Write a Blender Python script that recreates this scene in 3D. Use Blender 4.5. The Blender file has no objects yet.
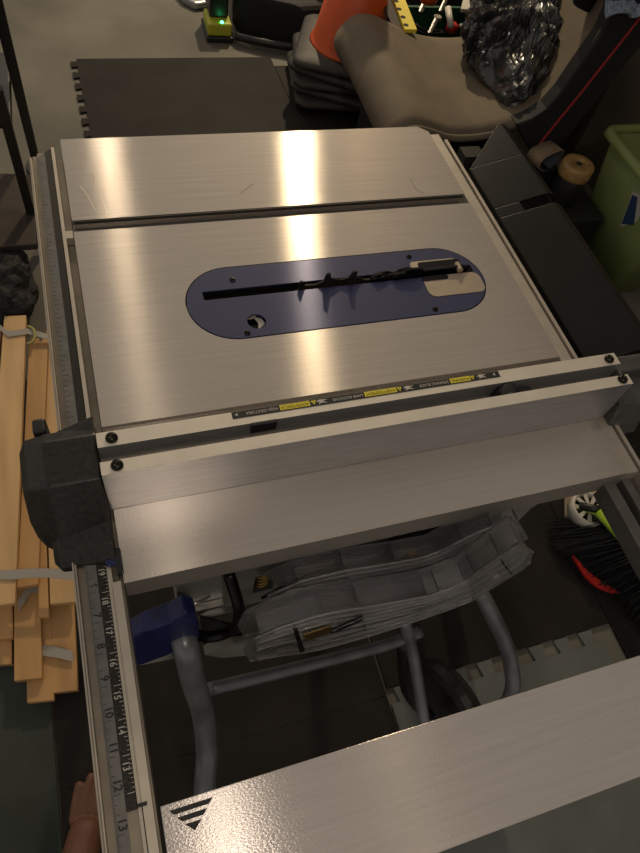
import bpy, bmesh, math, random
from mathutils import Vector, Matrix
from mathutils.geometry import tessellate_polygon
random.seed(7)
PI = math.pi
scene = bpy.context.scene
C = scene.collection

# ------------------------------------------------------------------ camera
R = ((0.947532, -0.279975, 0.154261), (-0.159214, -0.831810, -0.531735), (0.277188, 0.479276, -0.832743))
CAM = Vector((0.02435, -0.35852, 1.45460)); F = 654.967
r0, r1, r2 = (Vector(r) for r in R)
cd = bpy.data.cameras.new('camera'); cam = bpy.data.objects.new('camera', cd); C.objects.link(cam)
cam.matrix_world = Matrix(((r0.x, -r1.x, -r2.x, CAM.x), (r0.y, -r1.y, -r2.y, CAM.y), (r0.z, -r1.z, -r2.z, CAM.z), (0, 0, 0, 1)))
cd.sensor_fit = 'HORIZONTAL'; cd.sensor_width = 36; cd.lens = 36 * F / 640; cd.clip_start = .01
scene.camera = cam

def ray(px, py): return r0 * ((px - 320) / F) + r1 * ((py - 426.5) / F) + r2
def at(px, py, z):
    d = ray(px, py); return CAM + d * ((z - CAM.z) / d.z)
def aty(px, py, y):
    d = ray(px, py); return CAM + d * ((y - CAM.y) / d.y)

# ------------------------------------------------------------------ materials
def mat(name, col, rough=.6, metal=0, noise=0, scale=20, aniso=0, tangent=None, bump=0, bscale=200, stretch=None,
        trans=0, alpha=1, emit=0, spec=.5, col2=None, coat=0, rvar=0):
    m = bpy.data.materials.new(name); m.use_nodes = True
    nt = m.node_tree; b = nt.nodes['Principled BSDF']
    b.inputs['Base Color'].default_value = (*col, 1); b.inputs['Roughness'].default_value = rough
    b.inputs['Metallic'].default_value = metal; b.inputs['Specular IOR Level'].default_value = spec
    b.inputs['Transmission Weight'].default_value = trans; b.inputs['Alpha'].default_value = alpha
    b.inputs['Coat Weight'].default_value = coat
    if emit: b.inputs['Emission Color'].default_value = (*col, 1); b.inputs['Emission Strength'].default_value = emit
    if noise or bump or rvar:
        tc = nt.nodes.new('ShaderNodeNewGeometry'); mp = nt.nodes.new('ShaderNodeMapping')
        nt.links.new(tc.outputs['Position'], mp.inputs['Vector'])
        if stretch: mp.inputs['Scale'].default_value = stretch
        n = nt.nodes.new('ShaderNodeTexNoise'); n.inputs['Scale'].default_value = scale; n.inputs['Detail'].default_value = 6
        nt.links.new(mp.outputs[0], n.inputs['Vector'])
        if noise:
            mx = nt.nodes.new('ShaderNodeMix'); mx.data_type = 'RGBA'
            lo = tuple(c * (1 - noise) for c in col); hi = col2 or tuple(min(1, c * (1 + noise)) for c in col)
            mx.inputs[6].default_value = (*lo, 1); mx.inputs[7].default_value = (*hi, 1)
            cr = nt.nodes.new('ShaderNodeMapRange'); cr.inputs[1].default_value = .3; cr.inputs[2].default_value = .7
            nt.links.new(n.outputs['Fac'], cr.inputs[0]); nt.links.new(cr.outputs[0], mx.inputs[0]); nt.links.new(mx.outputs[2], b.inputs['Base Color'])
        if rvar:
            mr = nt.nodes.new('ShaderNodeMapRange'); mr.inputs[1].default_value = .3; mr.inputs[2].default_value = .7
            mr.inputs[3].default_value = rough - rvar; mr.inputs[4].default_value = rough + rvar
            nt.links.new(n.outputs['Fac'], mr.inputs[0]); nt.links.new(mr.outputs[0], b.inputs['Roughness'])
        if bump:
            n2 = nt.nodes.new('ShaderNodeTexNoise'); n2.inputs['Scale'].default_value = bscale; n2.inputs['Detail'].default_value = 4
            nt.links.new(mp.outputs[0] if stretch else tc.outputs['Position'], n2.inputs['Vector'])
            bp = nt.nodes.new('ShaderNodeBump'); bp.inputs['Strength'].default_value = bump; bp.inputs['Distance'].default_value = .001
            nt.links.new(n2.outputs['Fac'], bp.inputs['Height']); nt.links.new(bp.outputs[0], b.inputs['Normal'])
    if aniso:
        b.inputs['Anisotropic'].default_value = aniso
        t = nt.nodes.new('ShaderNodeCombineXYZ')
        for i in range(3): t.inputs[i].default_value = tangent[i]
        nt.links.new(t.outputs[0], b.inputs['Tangent'])
    return m

def brushed(name, col, rx=.05, ry=.86, mix=.60, bump=.10, gcol=None):
    """aluminium brushed along X: fine X-stretched grain, highlights narrow in X and drawn out in Y"""
    m = mat(name, col, .5, .35, noise=.09, scale=1, stretch=(9, 260, 9))
    nt = m.node_tree; b = nt.nodes['Principled BSDF']; out = nt.nodes['Material Output']
    g = nt.nodes.new('ShaderNodeNewGeometry')
    mp = nt.nodes.new('ShaderNodeMapping'); mp.inputs['Scale'].default_value = (420, 900, 100)
    n = nt.nodes.new('ShaderNodeTexNoise'); n.inputs['Scale'].default_value = 1; n.inputs['Detail'].default_value = 3
    bp = nt.nodes.new('ShaderNodeBump'); bp.inputs['Strength'].default_value = bump; bp.inputs['Distance'].default_value = .0006
    nt.links.new(g.outputs['Position'], mp.inputs[0]); nt.links.new(mp.outputs[0], n.inputs['Vector']); nt.links.new(n.outputs['Fac'], bp.inputs['Height'])
    gl = nt.nodes.new('ShaderNodeBsdfAnisotropic'); gl.distribution = 'GGX'
    gl.inputs['Color'].default_value = (*(gcol or [min(1, c * 1.25) for c in col]), 1)
    gl.inputs['Roughness'].default_value = math.sqrt(rx * ry); gl.inputs['Anisotropy'].default_value = 1 - math.sqrt(rx / ry)
    t = nt.nodes.new('ShaderNodeCombineXYZ'); t.inputs[0].default_value = 1
    nt.links.new(t.outputs[0], gl.inputs['Tangent']); nt.links.new(bp.outputs[0], gl.inputs['Normal']); nt.links.new(bp.outputs[0], b.inputs['Normal'])
    ms = nt.nodes.new('ShaderNodeMixShader'); ms.inputs[0].default_value = mix
    nt.links.new(b.outputs[0], ms.inputs[1]); nt.links.new(gl.outputs[0], ms.inputs[2]); nt.links.new(ms.outputs[0], out.inputs[0])
    return m

M = {}
M['table'] = brushed('brushed_aluminium', (.50, .45, .40))
M['plate'] = brushed('satin_aluminium', (.50, .46, .44), .055, .86, .5, .16)
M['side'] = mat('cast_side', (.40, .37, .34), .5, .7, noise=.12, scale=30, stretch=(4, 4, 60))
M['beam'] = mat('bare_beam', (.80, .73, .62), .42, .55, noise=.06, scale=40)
M['bracket'] = mat('dark_cast', (.085, .083, .08), .5, .3, noise=.3, scale=60, bump=.2)
M['railin'] = mat('rail_inner_grey', (.13, .12, .11), .5, .4, noise=.15, scale=40)  # dark grey of the rail's inner strips
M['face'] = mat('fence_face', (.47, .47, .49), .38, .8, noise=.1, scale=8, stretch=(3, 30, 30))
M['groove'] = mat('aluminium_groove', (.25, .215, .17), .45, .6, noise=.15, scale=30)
M['rail'] = mat('rail_aluminium', (.50, .45, .38), .5, .6, noise=.08, scale=40)
M['scale'] = mat('scale_silver', (.145, .14, .135), .6, .3, noise=.15, scale=90)
M['scaleblack'] = mat('scale_black', (.006, .006, .006), .5, 0, noise=.5, scale=500, col2=(.04, .035, .03), bump=.3, bscale=900, spec=.25)
M['ink'] = mat('black_ink', (.01, .01, .01), .6)
M['whiteink'] = mat('white_ink', (.5, .47, .42), .6)
M['yellow'] = mat('yellow_ink', (.75, .62, .04), .5)
M['blackmetal'] = mat('black_cast', (.010, .0095, .0095), .33, 0, noise=.6, scale=260, col2=(.022, .020, .018), bump=.12, bscale=700, spec=.5)
M['blackplastic'] = mat('black_plastic', (.012, .012, .013), .4, bump=.2, bscale=300)
M['dark'] = mat('dark_interior', (.01, .01, .01), .8)
M['screw'] = mat('screw_black', (.03, .026, .022), .25, .9)
M['blue'] = brushed('blue_enamel', (.030, .036, .105), .06, .8, .38, .05, (.16, .165, .24))
M['blueplastic'] = mat('blue_plastic', (.008, .013, .085), .38, noise=.4, scale=60, bump=.2)
M['blade'] = mat('blade_steel', (.10, .085, .07), .28, .95, noise=.3, scale=60)
M['pawl'] = mat('dark_steel', (.03, .027, .03), .3, .9)
M['bare'] = mat('bare_steel', (.50, .42, .33), .45, .8, noise=.1, scale=60)
M['body'] = mat('grey_housing', (.24, .235, .22), .5, .2, noise=.12, scale=14, bump=.1)
M['tube'] = mat('grey_tube', (.17, .18, .195), .34, .35, noise=.25, scale=35)
M['brass'] = mat('brass', (.35, .24, .08), .3, .9, noise=.3, scale=60)
M['clear'] = mat('clear_plastic', (.93, .92, .94), .05, trans=.95, bump=.5, bscale=120, spec=.8)
M['channel'] = mat('black_steel', (.006, .0055, .005), .30, .0, noise=.35, scale=16, bump=.1, spec=.25)
M['concrete'] = mat('concrete', (.135, .125, .104), .75, noise=.28, scale=3.2, bump=.3, bscale=60)
M['wallc'] = mat('concrete_wall', (.16, .13, .095), .85, noise=.3, scale=6, bump=.5, bscale=50)
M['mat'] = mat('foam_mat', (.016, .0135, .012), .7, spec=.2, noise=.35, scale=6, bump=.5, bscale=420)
M['matgrey'] = mat('grey_foam', (.125, .135, .13), .6, noise=.12, scale=9, bump=.4, bscale=420)
M['wood'] = mat('birch', (.52, .30, .12), .55, noise=.16, scale=3, stretch=(9, 1, 9), bump=.1)
M['wood2'] = mat('birch_pale', (.62, .40, .19), .55, noise=.14, scale=3, stretch=(9, 1, 9), bump=.1)
M['web'] = mat('grey_webbing', (.36, .34, .31), .8, bump=.4, bscale=500)
M['orange'] = mat('orange_plastic', (.62, .085, .012), .45, noise=.1, scale=20)
M['rubber'] = mat('rubber', (.035, .03, .026), .6, noise=.3, scale=25, bump=.4, bscale=120)
M['taupe'] = mat('taupe_fabric', (.135, .105, .072), .8, noise=.14, scale=12, bump=.5, bscale=600)
M['blackcloth'] = mat('black_cloth', (.008, .008, .010), .75, bump=.5, bscale=300)
M['red'] = mat('red_piping', (.30, .012, .018), .55)
M['redp'] = mat('red_plastic', (.5, .02, .015), .4)
M['bag'] = mat('black_bin_liner', (.022, .023, .026), .22, spec=.9, bump=.3, bscale=60, noise=.2, scale=20)
M['green'] = mat('green_plastic', (.012, .075, .035), .45)
M['lime'] = mat('lime_plastic', (.40, .62, .05), .4)
M['limey'] = mat('lime_yellow', (.40, .42, .03), .45)
M['tote'] = mat('green_translucent', (.46, .56, .22), .3, trans=.5, noise=.08, scale=10, alpha=.75)
M['totein'] = mat('teal_label', (.03, .28, .12), .6)
M['white'] = mat('white_plastic', (.62, .58, .52), .45)
M['beige'] = mat('beige_plastic', (.55, .44, .33), .5)
M['can'] = mat('amber_cap', (.33, .20, .075), .4, noise=.2, scale=60)
M['abr'] = mat('brown_abrasive', (.24, .17, .115), .9, noise=.2, scale=200, bump=.8, bscale=800)
M['abrin'] = mat('belt_backing', (.055, .065, .09), .8, noise=.3, scale=200)
M['denim'] = mat('blue_cloth', (.20, .25, .33), .9, noise=.45, scale=120, bump=1, bscale=300)
M['skin'] = mat('skin', (.13, .055, .032), .6, noise=.1, scale=30)
M['bristle'] = mat('black_bristle', (.012, .013, .016), .5)
M['stickerblue'] = mat('sticker_blue', (.03, .06, .14), .4)
M['greydark'] = mat('dark_green_grey', (.035, .045, .038), .8, noise=.3, scale=7)
M['led'] = mat('green_led', (.05, 1, .3), .4, emit=6)
M['chrome'] = mat('steel', (.45, .43, .40), .3, .9)
M['brownstep'] = mat('brown_tread', (.035, .022, .016), .7, noise=.3, scale=20)
M['twig'] = mat('yellow_cord', (.42, .38, .12), .6)
M['reflect'] = mat('silver_foil', (.4, .4, .4), .4, .8)

# ------------------------------------------------------------------ object helpers
def tag(o, label, cat, group=None, kind=None):
    if label: o['label'] = label
    if cat: o['category'] = cat
    if group: o['group'] = group
    if kind: o['kind'] = kind
    return o
def empty(name, loc, label, cat, group=None):
    o = bpy.data.objects.new(name, None); C.objects.link(o); o.location = loc; o.empty_display_size = .05
    return tag(o, label, cat, group)
def world_off(p):
    v = Vector((0, 0, 0))
    while p: v += p.location; p = p.parent
    return v
def obj(name, bm, m, parent=None, smooth=False, bevel=0, label=None):
    """bm is in world coordinates"""
    if bevel: pass
    bmesh.ops.recalc_face_normals(bm, faces=bm.faces)
    xs = [v.co for v in bm.verts]
    lo = Vector((min(v[i] for v in xs) for i in range(3))); hi = Vector((max(v[i] for v in xs) for i in range(3)))
    org = Vector(((lo.x + hi.x) / 2, (lo.y + hi.y) / 2, lo.z))
    for v in bm.verts: v.co -= org
    me = bpy.data.meshes.new(name); bm.to_mesh(me); bm.free()
    o = bpy.data.objects.new(name, me); C.objects.link(o)
    for mm in (m if isinstance(m, (list, tuple)) else [m]): me.materials.append(M[mm] if isinstance(mm, str) else mm)
    if smooth:
        for p in me.polygons: p.use_smooth = True
    o.parent = parent; o.location = org - world_off(parent)
    if bevel:
        b = o.modifiers.new('bevel', 'BEVEL'); b.width = bevel; b.segments = 3; b.limit_method = 'ANGLE'; b.angle_limit = .6
    if label: o['label'] = label
    return o
def struct(name, bm, m):
    o = obj(name, bm, m); o['kind'] = 'structure'; return o

def nb(): return bmesh.new()
def box(bm, x0, x1, y0, y1, z0, z1, mi=0):
    v = [bm.verts.new((x, y, z)) for z in (z0, z1) for y in (y0, y1) for x in (x0, x1)]
    for f in ((0, 1, 3, 2), (4, 6, 7, 5), (0, 4, 5, 1), (2, 3, 7, 6), (0, 2, 6, 4), (1, 5, 7, 3)):
        bm.faces.new([v[i] for i in f]).material_index = mi
    return bm
def prism(bm, pts, d, mi=0):
    """closed polygon of 3-D points extruded by vector d"""
    d = Vector(d); a = [bm.verts.new(p) for p in pts]; b = [bm.verts.new(Vector(p) + d) for p in pts]
    n = len(a); fs = [bm.faces.new(a), bm.faces.new(b[::-1])]
    for i in range(n): fs.append(bm.faces.new((a[i], b[i], b[(i + 1) % n], a[(i + 1) % n])))
    for f in fs: f.material_index = mi
    if n > 4:
        tris = tessellate_polygon([[Vector(p) for p in pts]])
        bmesh.ops.delete(bm, geom=fs[:2], context='FACES_ONLY')
        for t in tris:
            for L in ([a[i] for i in t], [b[i] for i in t[::-1]]):
                try: bm.faces.new(L).material_index = mi
                except ValueError: pass
    return bm
def xprof(bm, prof, x0, x1): return prism(bm, [(x0, y, z) for y, z in prof], (x1 - x0, 0, 0))
def yprof(bm, prof, y0, y1): return prism(bm, [(x, y0, z) for x, z in prof], (0, y1 - y0, 0))
def catmull(pts, n=6):
    P = [Vector(p) for p in pts]; out = []
    for i in range(len(P) - 1):
        a = P[max(i - 1, 0)]; b = P[i]; c = P[i + 1]; d = P[min(i + 2, len(P) - 1)]
        for k in range(n):
            t = k / n
            out.append(.5 * ((2 * b) + (c - a) * t + (2 * a - 5 * b + 4 * c - d) * t * t + (3 * b - a - 3 * c + d) * t ** 3))
    return out + [P[-1]]
def tube(bm, pts, r, seg=12, smooth=True, n=6, caps=True, flat=1):
    pts = catmull(pts, n) if smooth and len(pts) > 2 else [Vector(p) for p in pts]
    rr = r if isinstance(r, (list, tuple)) else None
    up = Vector((0, 0, 1)); t0 = (pts[1] - pts[0]).normalized()
    if abs(t0.dot(up)) > .95: up = Vector((0, 1, 0))
    nrm = t0.cross(up).normalized(); rings = []
    for i, p in enumerate(pts):
        t = (pts[min(i + 1, len(pts) - 1)] - pts[max(i - 1, 0)]).normalized()
        nrm = (nrm - t * nrm.dot(t)).normalized(); bi = t.cross(nrm)
        if rr:
            f = i / (len(pts) - 1) * (len(rr) - 1); k = min(int(f), len(rr) - 2); R_ = rr[k] + (rr[k + 1] - rr[k]) * (f - k)
        else: R_ = r
        rings.append([bm.verts.new(p + nrm * (R_ * math.cos(a)) + bi * (R_ * flat * math.sin(a))) for a in (2 * PI * j / seg for j in range(seg))])
    for a, b in zip(rings, rings[1:]):
        for j in range(seg): bm.faces.new((a[j], a[(j + 1) % seg], b[(j + 1) % seg], b[j]))
    if caps: bm.faces.new(rings[0][::-1]); bm.faces.new(rings[-1])
    return bm
def lathe(bm, prof, c, seg=32, axis=None, closed=False):
    """prof list of (r, h) around axis through c"""
    q = Vector((0, 0, 1)).rotation_difference(Vector(axis)) if axis else None
    rings = []
    for r, h in prof:
        ring = []
        for j in range(seg):
            a = 2 * PI * j / seg; v = Vector((r * math.cos(a), r * math.sin(a), h))
            if q: v = q @ v
            ring.append(bm.verts.new(v + Vector(c)))
        rings.append(ring)
    for a, b in zip(rings, rings[1:]):
        for j in range(seg): bm.faces.new((a[j], a[(j + 1) % seg], b[(j + 1) % seg], b[j]))
    if closed:
        a, b = rings[-1], rings[0]
        for j in range(seg): bm.faces.new((a[j], a[(j + 1) % seg], b[(j + 1) % seg], b[j]))
    else: bm.faces.new(rings[0][::-1]); bm.faces.new(rings[-1])
    return bm
def grid(bm, rows, thick=None):
    V = [[bm.verts.new(p) for p in r] for r in rows]
    for a, b in zip(V, V[1:]):
        for i in range(len(a) - 1): bm.faces.new((a[i], a[i + 1], b[i + 1], b[i]))
    return bm
def text(bm, s, h, loc, rot, align='CENTER', dz=.0001, bold=0, xs=1):
    cu = bpy.data.curves.new('t', 'FONT'); cu.body = s; cu.size = h / .72; cu.align_x = align; cu.align_y = 'CENTER'; cu.offset = bold
    o = bpy.data.objects.new('t', cu); C.objects.link(o)
    bpy.context.view_layer.update()
    me = bpy.data.meshes.new_from_object(o.evaluated_get(bpy.context.evaluated_depsgraph_get()))
    me.transform(Matrix.Translation(Vector(loc) + Vector((0, 0, dz))) @ Matrix.Rotation(rot, 4, 'Z') @ Matrix.Diagonal((xs, 1, 1, 1)))
    bm.from_mesh(me); bpy.data.objects.remove(o); bpy.data.curves.remove(cu); bpy.data.meshes.remove(me)
def cut(o, bm):
    me = bpy.data.meshes.new('c'); bmesh.ops.recalc_face_normals(bm, faces=bm.faces); bm.to_mesh(me); bm.free()
    c = bpy.data.objects.new('c', me); C.objects.link(c)
    md = o.modifiers.new('b', 'BOOLEAN'); md.operation = 'DIFFERENCE'; md.solver = 'EXACT'; md.object = c
    bpy.context.view_layer.update()
    new = bpy.data.meshes.new_from_object(o.evaluated_get(bpy.context.evaluated_depsgraph_get()))
    o.modifiers.clear(); old = o.data; o.data = new; new.name = o.name
    bpy.data.objects.remove(c); bpy.data.meshes.remove(old); bpy.data.meshes.remove(me)
def stadium(x0, x1, yc, r, z, n=20):
    pts = []
    for k in range(n + 1):
        a = -PI / 2 + PI * k / n; pts.append((x1 - r + r * math.cos(a), yc + r * math.sin(a), z))
    for k in range(n + 1):
        a = PI / 2 + PI * k / n; pts.append((x0 + r + r * math.cos(a), yc + r * math.sin(a), z))
    return pts
def rrect(x0, x1, y0, y1, r, z, n=6):
    pts = []
    for cx, cy, a0 in ((x1 - r, y1 - r, 0), (x0 + r, y1 - r, PI / 2), (x0 + r, y0 + r, PI), (x1 - r, y0 + r, 1.5 * PI)):
        for k in range(n + 1):
            a = a0 + PI / 2 * k / n; pts.append((cx + r * math.cos(a), cy + r * math.sin(a), z))
    return pts

T = .9          # height of the saw table
W = .5185       # its length along the blade

# =================================================================== SETTING
bm = nb(); box(bm, -2.2, 3.4, -2.2, 4.6, -.05, 0); struct('floor', bm, 'concrete')
bm = nb(); box(bm, 1.86, 1.96, -1.5, 4.6, 0, 2.4); struct('wall_right', bm, 'wallc')

# foam tiles with interlocking teeth
def teeth(a, b, n, depth, sgn):
    """dovetail teeth along the edge a->b, pushed to the left (sgn) of the direction"""
    a = Vector(a); b = Vector(b); d = b - a; L = d.length; d.normalize(); nrm = Vector((-d.y, d.x, 0)) * sgn
    out = []; st = L / n
    for k in range(n):
        s = k * st
        for t, h in ((.10, 0), (.02, 1), (.58, 1), (.50, 0)): out.append(a + d * (s + st * (t + .2)) + nrm * depth * h)
    return out
def tile(name, label, m, x0, x1, y0, y1, sides='', group=None, th=.007, n=8, dep=.028, rot=0):
    P = [Vector((x0, y0, 0)), Vector((x1, y0, 0)), Vector((x1, y1, 0)), Vector((x0, y1, 0))]
    pts = []
    for i, s in enumerate('SENW'):
        a, b = P[i], P[(i + 1) % 4]; pts.append(a)
        if s in sides: pts += teeth(a, b, n, dep, -1 if s in sides else 1)
        elif s.lower() in sides: pts += teeth(a, b, n, dep, 1)
    c = (P[0] + P[2]) / 2
    pts = [Matrix.Rotation(rot, 3, 'Z') @ (p - c) + c for p in pts]
    bm = nb(); prism(bm, [p + Vector((0, 0, .0005)) for p in pts], (0, 0, th))
    o = obj(name, bm, m); tag(o, label, 'foam mat', group or 'foam floor mats'); return o
g = 0.0015
tile('foam_mat', 'dark foam mat with toothed left edge on the bare concrete behind the saw', 'mat', .062, .812, 1.45, 2.215, 'W', n=11, dep=.022, rot=.01)
tile('foam_mat', 'dark foam mat under the stack of orange cones', 'mat', .815, 1.55, 1.38, 2.16, '', rot=.01)
tile('foam_mat', 'light grey foam mat with toothed far edge below the saw extension', 'matgrey', .46, 1.00, -.86, -.225, 'N', n=8, dep=.03)
tile('foam_mat', 'dark foam mat on the floor under the clear guards and broom', 'mat', .46 + g, 1.04, -.192, .41, '', n=8)
tile('foam_mat', 'dark foam mat on the floor under the left grey stand leg', 'mat', -.205, .455, -.205, .41, '')
tile('foam_mat', 'dark foam mat below the near end of the left ruler rail, its left strip standing in for shade', 'mat', -.205, .455, -.86, -.208, '')  # dark left strip stands in for shade on the floor around the foot
tile('foam_mat', 'dark foam mat at the right, under the red dustpan', 'mat', 1.042, 1.66, -.205, .41, '')
tile('foam_mat', 'dark foam mat right of the light grey one', 'mat', 1.042, 1.66, -.86, -.208, '')
tile('foam_mat', 'dark foam mat below the green translucent tote', 'mat', 1.042, 1.66, .412, 1.03, '')
tile('foam_mat', 'dark green-grey foam mat at the bottom left corner', 'greydark', -.80, -.208, -.75, .30, '')

# =================================================================== TABLE SAW
saw = empty('table_saw', (W / 2, .1, .62), 'silver table saw with brushed aluminium top and blue throat plate', 'table saw')
# --- table top: profile along Y with two T slots
yb, yn = .443, -.158
prof = [(yn, T), (-.019, T), (-.019, T - .005), (-.022, T - .005), (-.022, T - .011), (.003, T - .011), (.003, T - .005), (0, T - .005), (0, T),
        (.271, T), (.271, T - .005), (.268, T - .005), (.268, T - .011), (.293, T - .011), (.293, T - .005), (.290, T - .005), (.290, T), (yb, T), (yb, T - .034),
        (yb - .012, T - .034), (yb - .012, T - .018), (yn + .012, T - .018), (yn + .012, T - .034), (yn, T - .034)]
bm = nb(); xprof(bm, prof, 0, W)
top = obj('table_top', bm, ['table', 'side'], saw)
bmc = nb(); prism(bmc, stadium(.1055, .478, .139, .0545, T - .05), (0, 0, .1)); cut_b = bmc
cut(top, cut_b)
bmc = nb(); prism(bmc, [(.531, .40, .8), (.531, .46, .8), (.47, .46, .8), ], (0, 0, .2))
for q in bmc.verts: q.co.x += .018
cut(top, bmc)
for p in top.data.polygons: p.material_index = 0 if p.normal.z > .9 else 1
# slot strips: bright speckled bottoms
bm = nb(); box(bm, .002, .510, .2745, .2855, T - .0108, T - .0085); obj('slot_liner', bm, 'chrome', saw)
bm = nb(); box(bm, .001, .515, .2875, .2899, T - .004, T - .0004); obj('slot_lip', bm, 'scaleblack', saw, label='worn black lip of the far slot')
# --- scratches worn into the top
for pts_ in (((93, 172), (96, 178), (95, 184), (91, 189)), ((80, 186), (88, 196), (95, 210)), ((240, 194), (247, 188), (253, 184)), ((100, 196), (104, 205), (107, 214)), ((419, 190), (422, 192), (424, 194)), ((410, 178), (414, 186), (419, 193))):
    bm = nb(); tube(bm, [at(x, y, T + .0001) for x, y in pts_], .00032, 5, n=3); obj('scratch', bm, 'rail', top)
# --- throat plate
bm = nb(); prism(bm, stadium(.107, .4765, .139, .053, T - .0025), (0, 0, .0027)); tp = obj('throat_plate', bm, 'blue', saw, bevel=0, label='blue enamelled throat plate')
def tloc(b, o, p=saw):
    return b
bmc = nb(); prism(bmc, rrect(.127, .468, .1455, .1585, .002, T - .02), (0, 0, .04)); cut(tp, tloc(bmc, tp))
bmc = nb(); lathe(bmc, [(.0105, -.02), (.0105, .02)], (.178, .107, T)); cut(tp, tloc(bmc, tp))
bm = nb(); prism(bm, rrect(.395, .4725, .112, .1452, .010, T + .0002), (0, 0, .0006)); obj('bare_steel_patch', bm, 'bare', tp, label='bare steel patch with rounded corners')
bm = nb(); prism(bm, rrect(.388, .452, .1592, .172, .005, T + .0002), (0, 0, .0006)); obj('bare_steel_patch', bm, 'bare', tp, label='small bare steel strip beside the slot')
bm = nb(); prism(bm, rrect(.398, .456, .1597, .1695, .004, T + .0008), (0, 0, .0006)); obj('recess', bm, 'pawl', tp)
bm = nb(); prism(bm, rrect(.395, .430, .138, .1453, .003, T + .0008), (0, 0, .0006)); obj('recess', bm, 'pawl', tp)
bm = nb(); box(bm, .16, .20, .09, .125, T - .0175, T - .0165); obj('catch', bm, 'pawl', tp)
bm = nb(); prism(bm, [(.178, .0975, T - .004), (.1875, .105, T - .004), (.185, .114, T - .004), (.176, .1165, T - .004), (.180, .107, T - .004)], (0, 0, .001)); obj('finger_tab', bm, 'chrome', tp)
for x, y in ((.165, .172), (.164, .092), (.392, .1815), (.393, .093)):
    bm = nb(); lathe(bm, [(.0036, 0), (.0036, .0006), (.0022, .0008), (.0022, -.0002)], (x, y, T + .0002), 16); obj('screw', bm, 'screw', tp)
# --- blade
bc = Vector((.290, .1515, T - .1125)); r = .122; nt_ = 24; pts = []
for k in range(nt_):
    a0 = 2 * PI * k / nt_ + .10
    for da, rr in ((0, .122), (.015, .131), (.050, .1295), (.075, .120), (.16, .1175), (.20, .119)):
        a = a0 + da; pts.append((bc.x + rr * math.cos(a), bc.y - .0012, bc.z + rr * math.sin(a)))
bm = nb(); prism(bm, pts, (0, .0024, 0)); obj('saw_blade', bm, 'blade', saw, label='dark steel saw blade with carbide teeth just above the slot')
# --- riving knife and pawls
kp = [(.335, T - .03), (.330, T + .003), (.338, T + .0065), (.352, T + .004), (.368, T + .006), (.378, T + .0105), (.392, T + .010), (.40, T + .0055),
      (.43, T + .006), (.452, T + .0075), (.462, T + .003), (.462, T - .03)]
bm = nb(); prism(bm, [(x, .1505, z) for x, z in kp], (0, .003, 0)); rk = obj('riving_knife', bm, 'pawl', saw)
for yy, s in ((.1475, 0), (.155, .006)):
    bm = nb(); pp = [(.333 + s, T - .012), (.331 + s, T + .0035), (.345 + s, T + .006), (.356 + s, T + .002), (.362 + s, T + .007), (.372 + s, T + .009), (.382 + s, T + .004), (.395 + s, T + .004), (.40 + s, T - .012)]
    prism(bm, [(x, yy, z) for x, z in pp], (0, .002, 0)); obj('pawl', bm, 'pawl', rk)
bm = nb(); lathe(bm, [(.004, -.006), (.004, .006)], (.448, .1525, T + .004), 16, axis=(0, 1, 0)); obj('pivot_pin', bm, 'bare', rk)
# --- left guide rail with rulers
def rail_part(name, prof, y0, y1, m, parent, **k): 
    b = nb(); yprof(b, prof, y0, y1); return obj(name, b, m, parent, **k)
yr1 = -.62
lr = empty('guide_rail', (-.02, yr1, .85), None, None); lr.parent = saw; lr.location -= saw.location
del_keys = [k for k in ('label', 'category') if k in lr]
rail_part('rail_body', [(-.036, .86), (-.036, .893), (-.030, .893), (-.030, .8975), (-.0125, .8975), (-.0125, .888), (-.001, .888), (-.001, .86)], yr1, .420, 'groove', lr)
rail_part('rail_lip', [(-.0395, .865), (-.0395, .8995), (-.0382, .9005), (-.0372, .8990), (-.0365, .8990), (-.0362, .8985), (-.0362, .865)], yr1, .410, 'rail', lr)
rail_part('rail_edge', [(-.0125, .889), (-.0125, .8995), (-.0088, .8995), (-.0088, .889)], -.16, .428, 'rail', lr)
rail_part('rail_edge', [(-.0125, .889), (-.0125, .8995), (-.0102, .8998), (-.0100, .8988), (-.0095, .8988), (-.0093, .9), (-.0025, .9), (-.0025, .889)], yr1, -.155, 'rail', lr)
for yy in (.262,):
    bm = nb(); box(bm, -.0088, -.001, yy, yy + .012, .889, .8992); obj('rail_tab', bm, 'rail', lr)
bm = nb(); prism(bm, [(-.0298, yr1, .8976), (-.0208, yr1, .8976), (-.0208, .420, .8976), (-.0298, .410, .8976)], (0, 0, .0005)); sc = obj('ruler_scale', bm, 'scale', lr, label='silver inch scale')
bm = nb(); prism(bm, [(-.0208, -.325, .8976), (-.0127, -.325, .8976), (-.0127, .428, .8976), (-.0208, .420, .8976)], (0, 0, .0005)); sb = obj('ruler_scale', bm, 'scaleblack', lr, label='black inch scale with white numbers')
bm = nb(); bw = nb(); zt = .8982
for n in range(-21, 20):
    y = -.160 - .0254 * (n - 6)
    for k in range(16):
        yy = y - .0254 * k / 16
        if not (yr1 < yy < .41): continue
        L = .0062 if k == 0 else .0042 if k == 8 else .003 if k % 4 == 0 else .0016
        if n < 4 and k % 4: continue
        box(bm, -.0296, -.0296 + L * (1 if n >= 4 else .9), yy - .00018, yy + .00018, zt, zt + .00008)
    if n >= 5: text(bm, str(n), .0062, (-.0246, y + .0062, zt), -PI / 2, bold=.0002)
for m_ in range(12, 21):
    y = -.160 - .0254 * (.47 + 18 - m_) + .0045
    for k in range(8):
        yy = y + .0062 + .0254 * k / 8
        if yy < -.32 or yy > -.12: continue
        L = .0055 if k == 0 else .003 if k == 4 else .0016
        box(bw, -.0130 - L, -.0130, yy - .00018, yy + .00018, zt, zt + .00008)
    if m_ >= 13 and m_ < 20: text(bw, str(m_), .0050, (-.0172, y - .001, zt), -PI / 2, bold=.00002)
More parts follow.
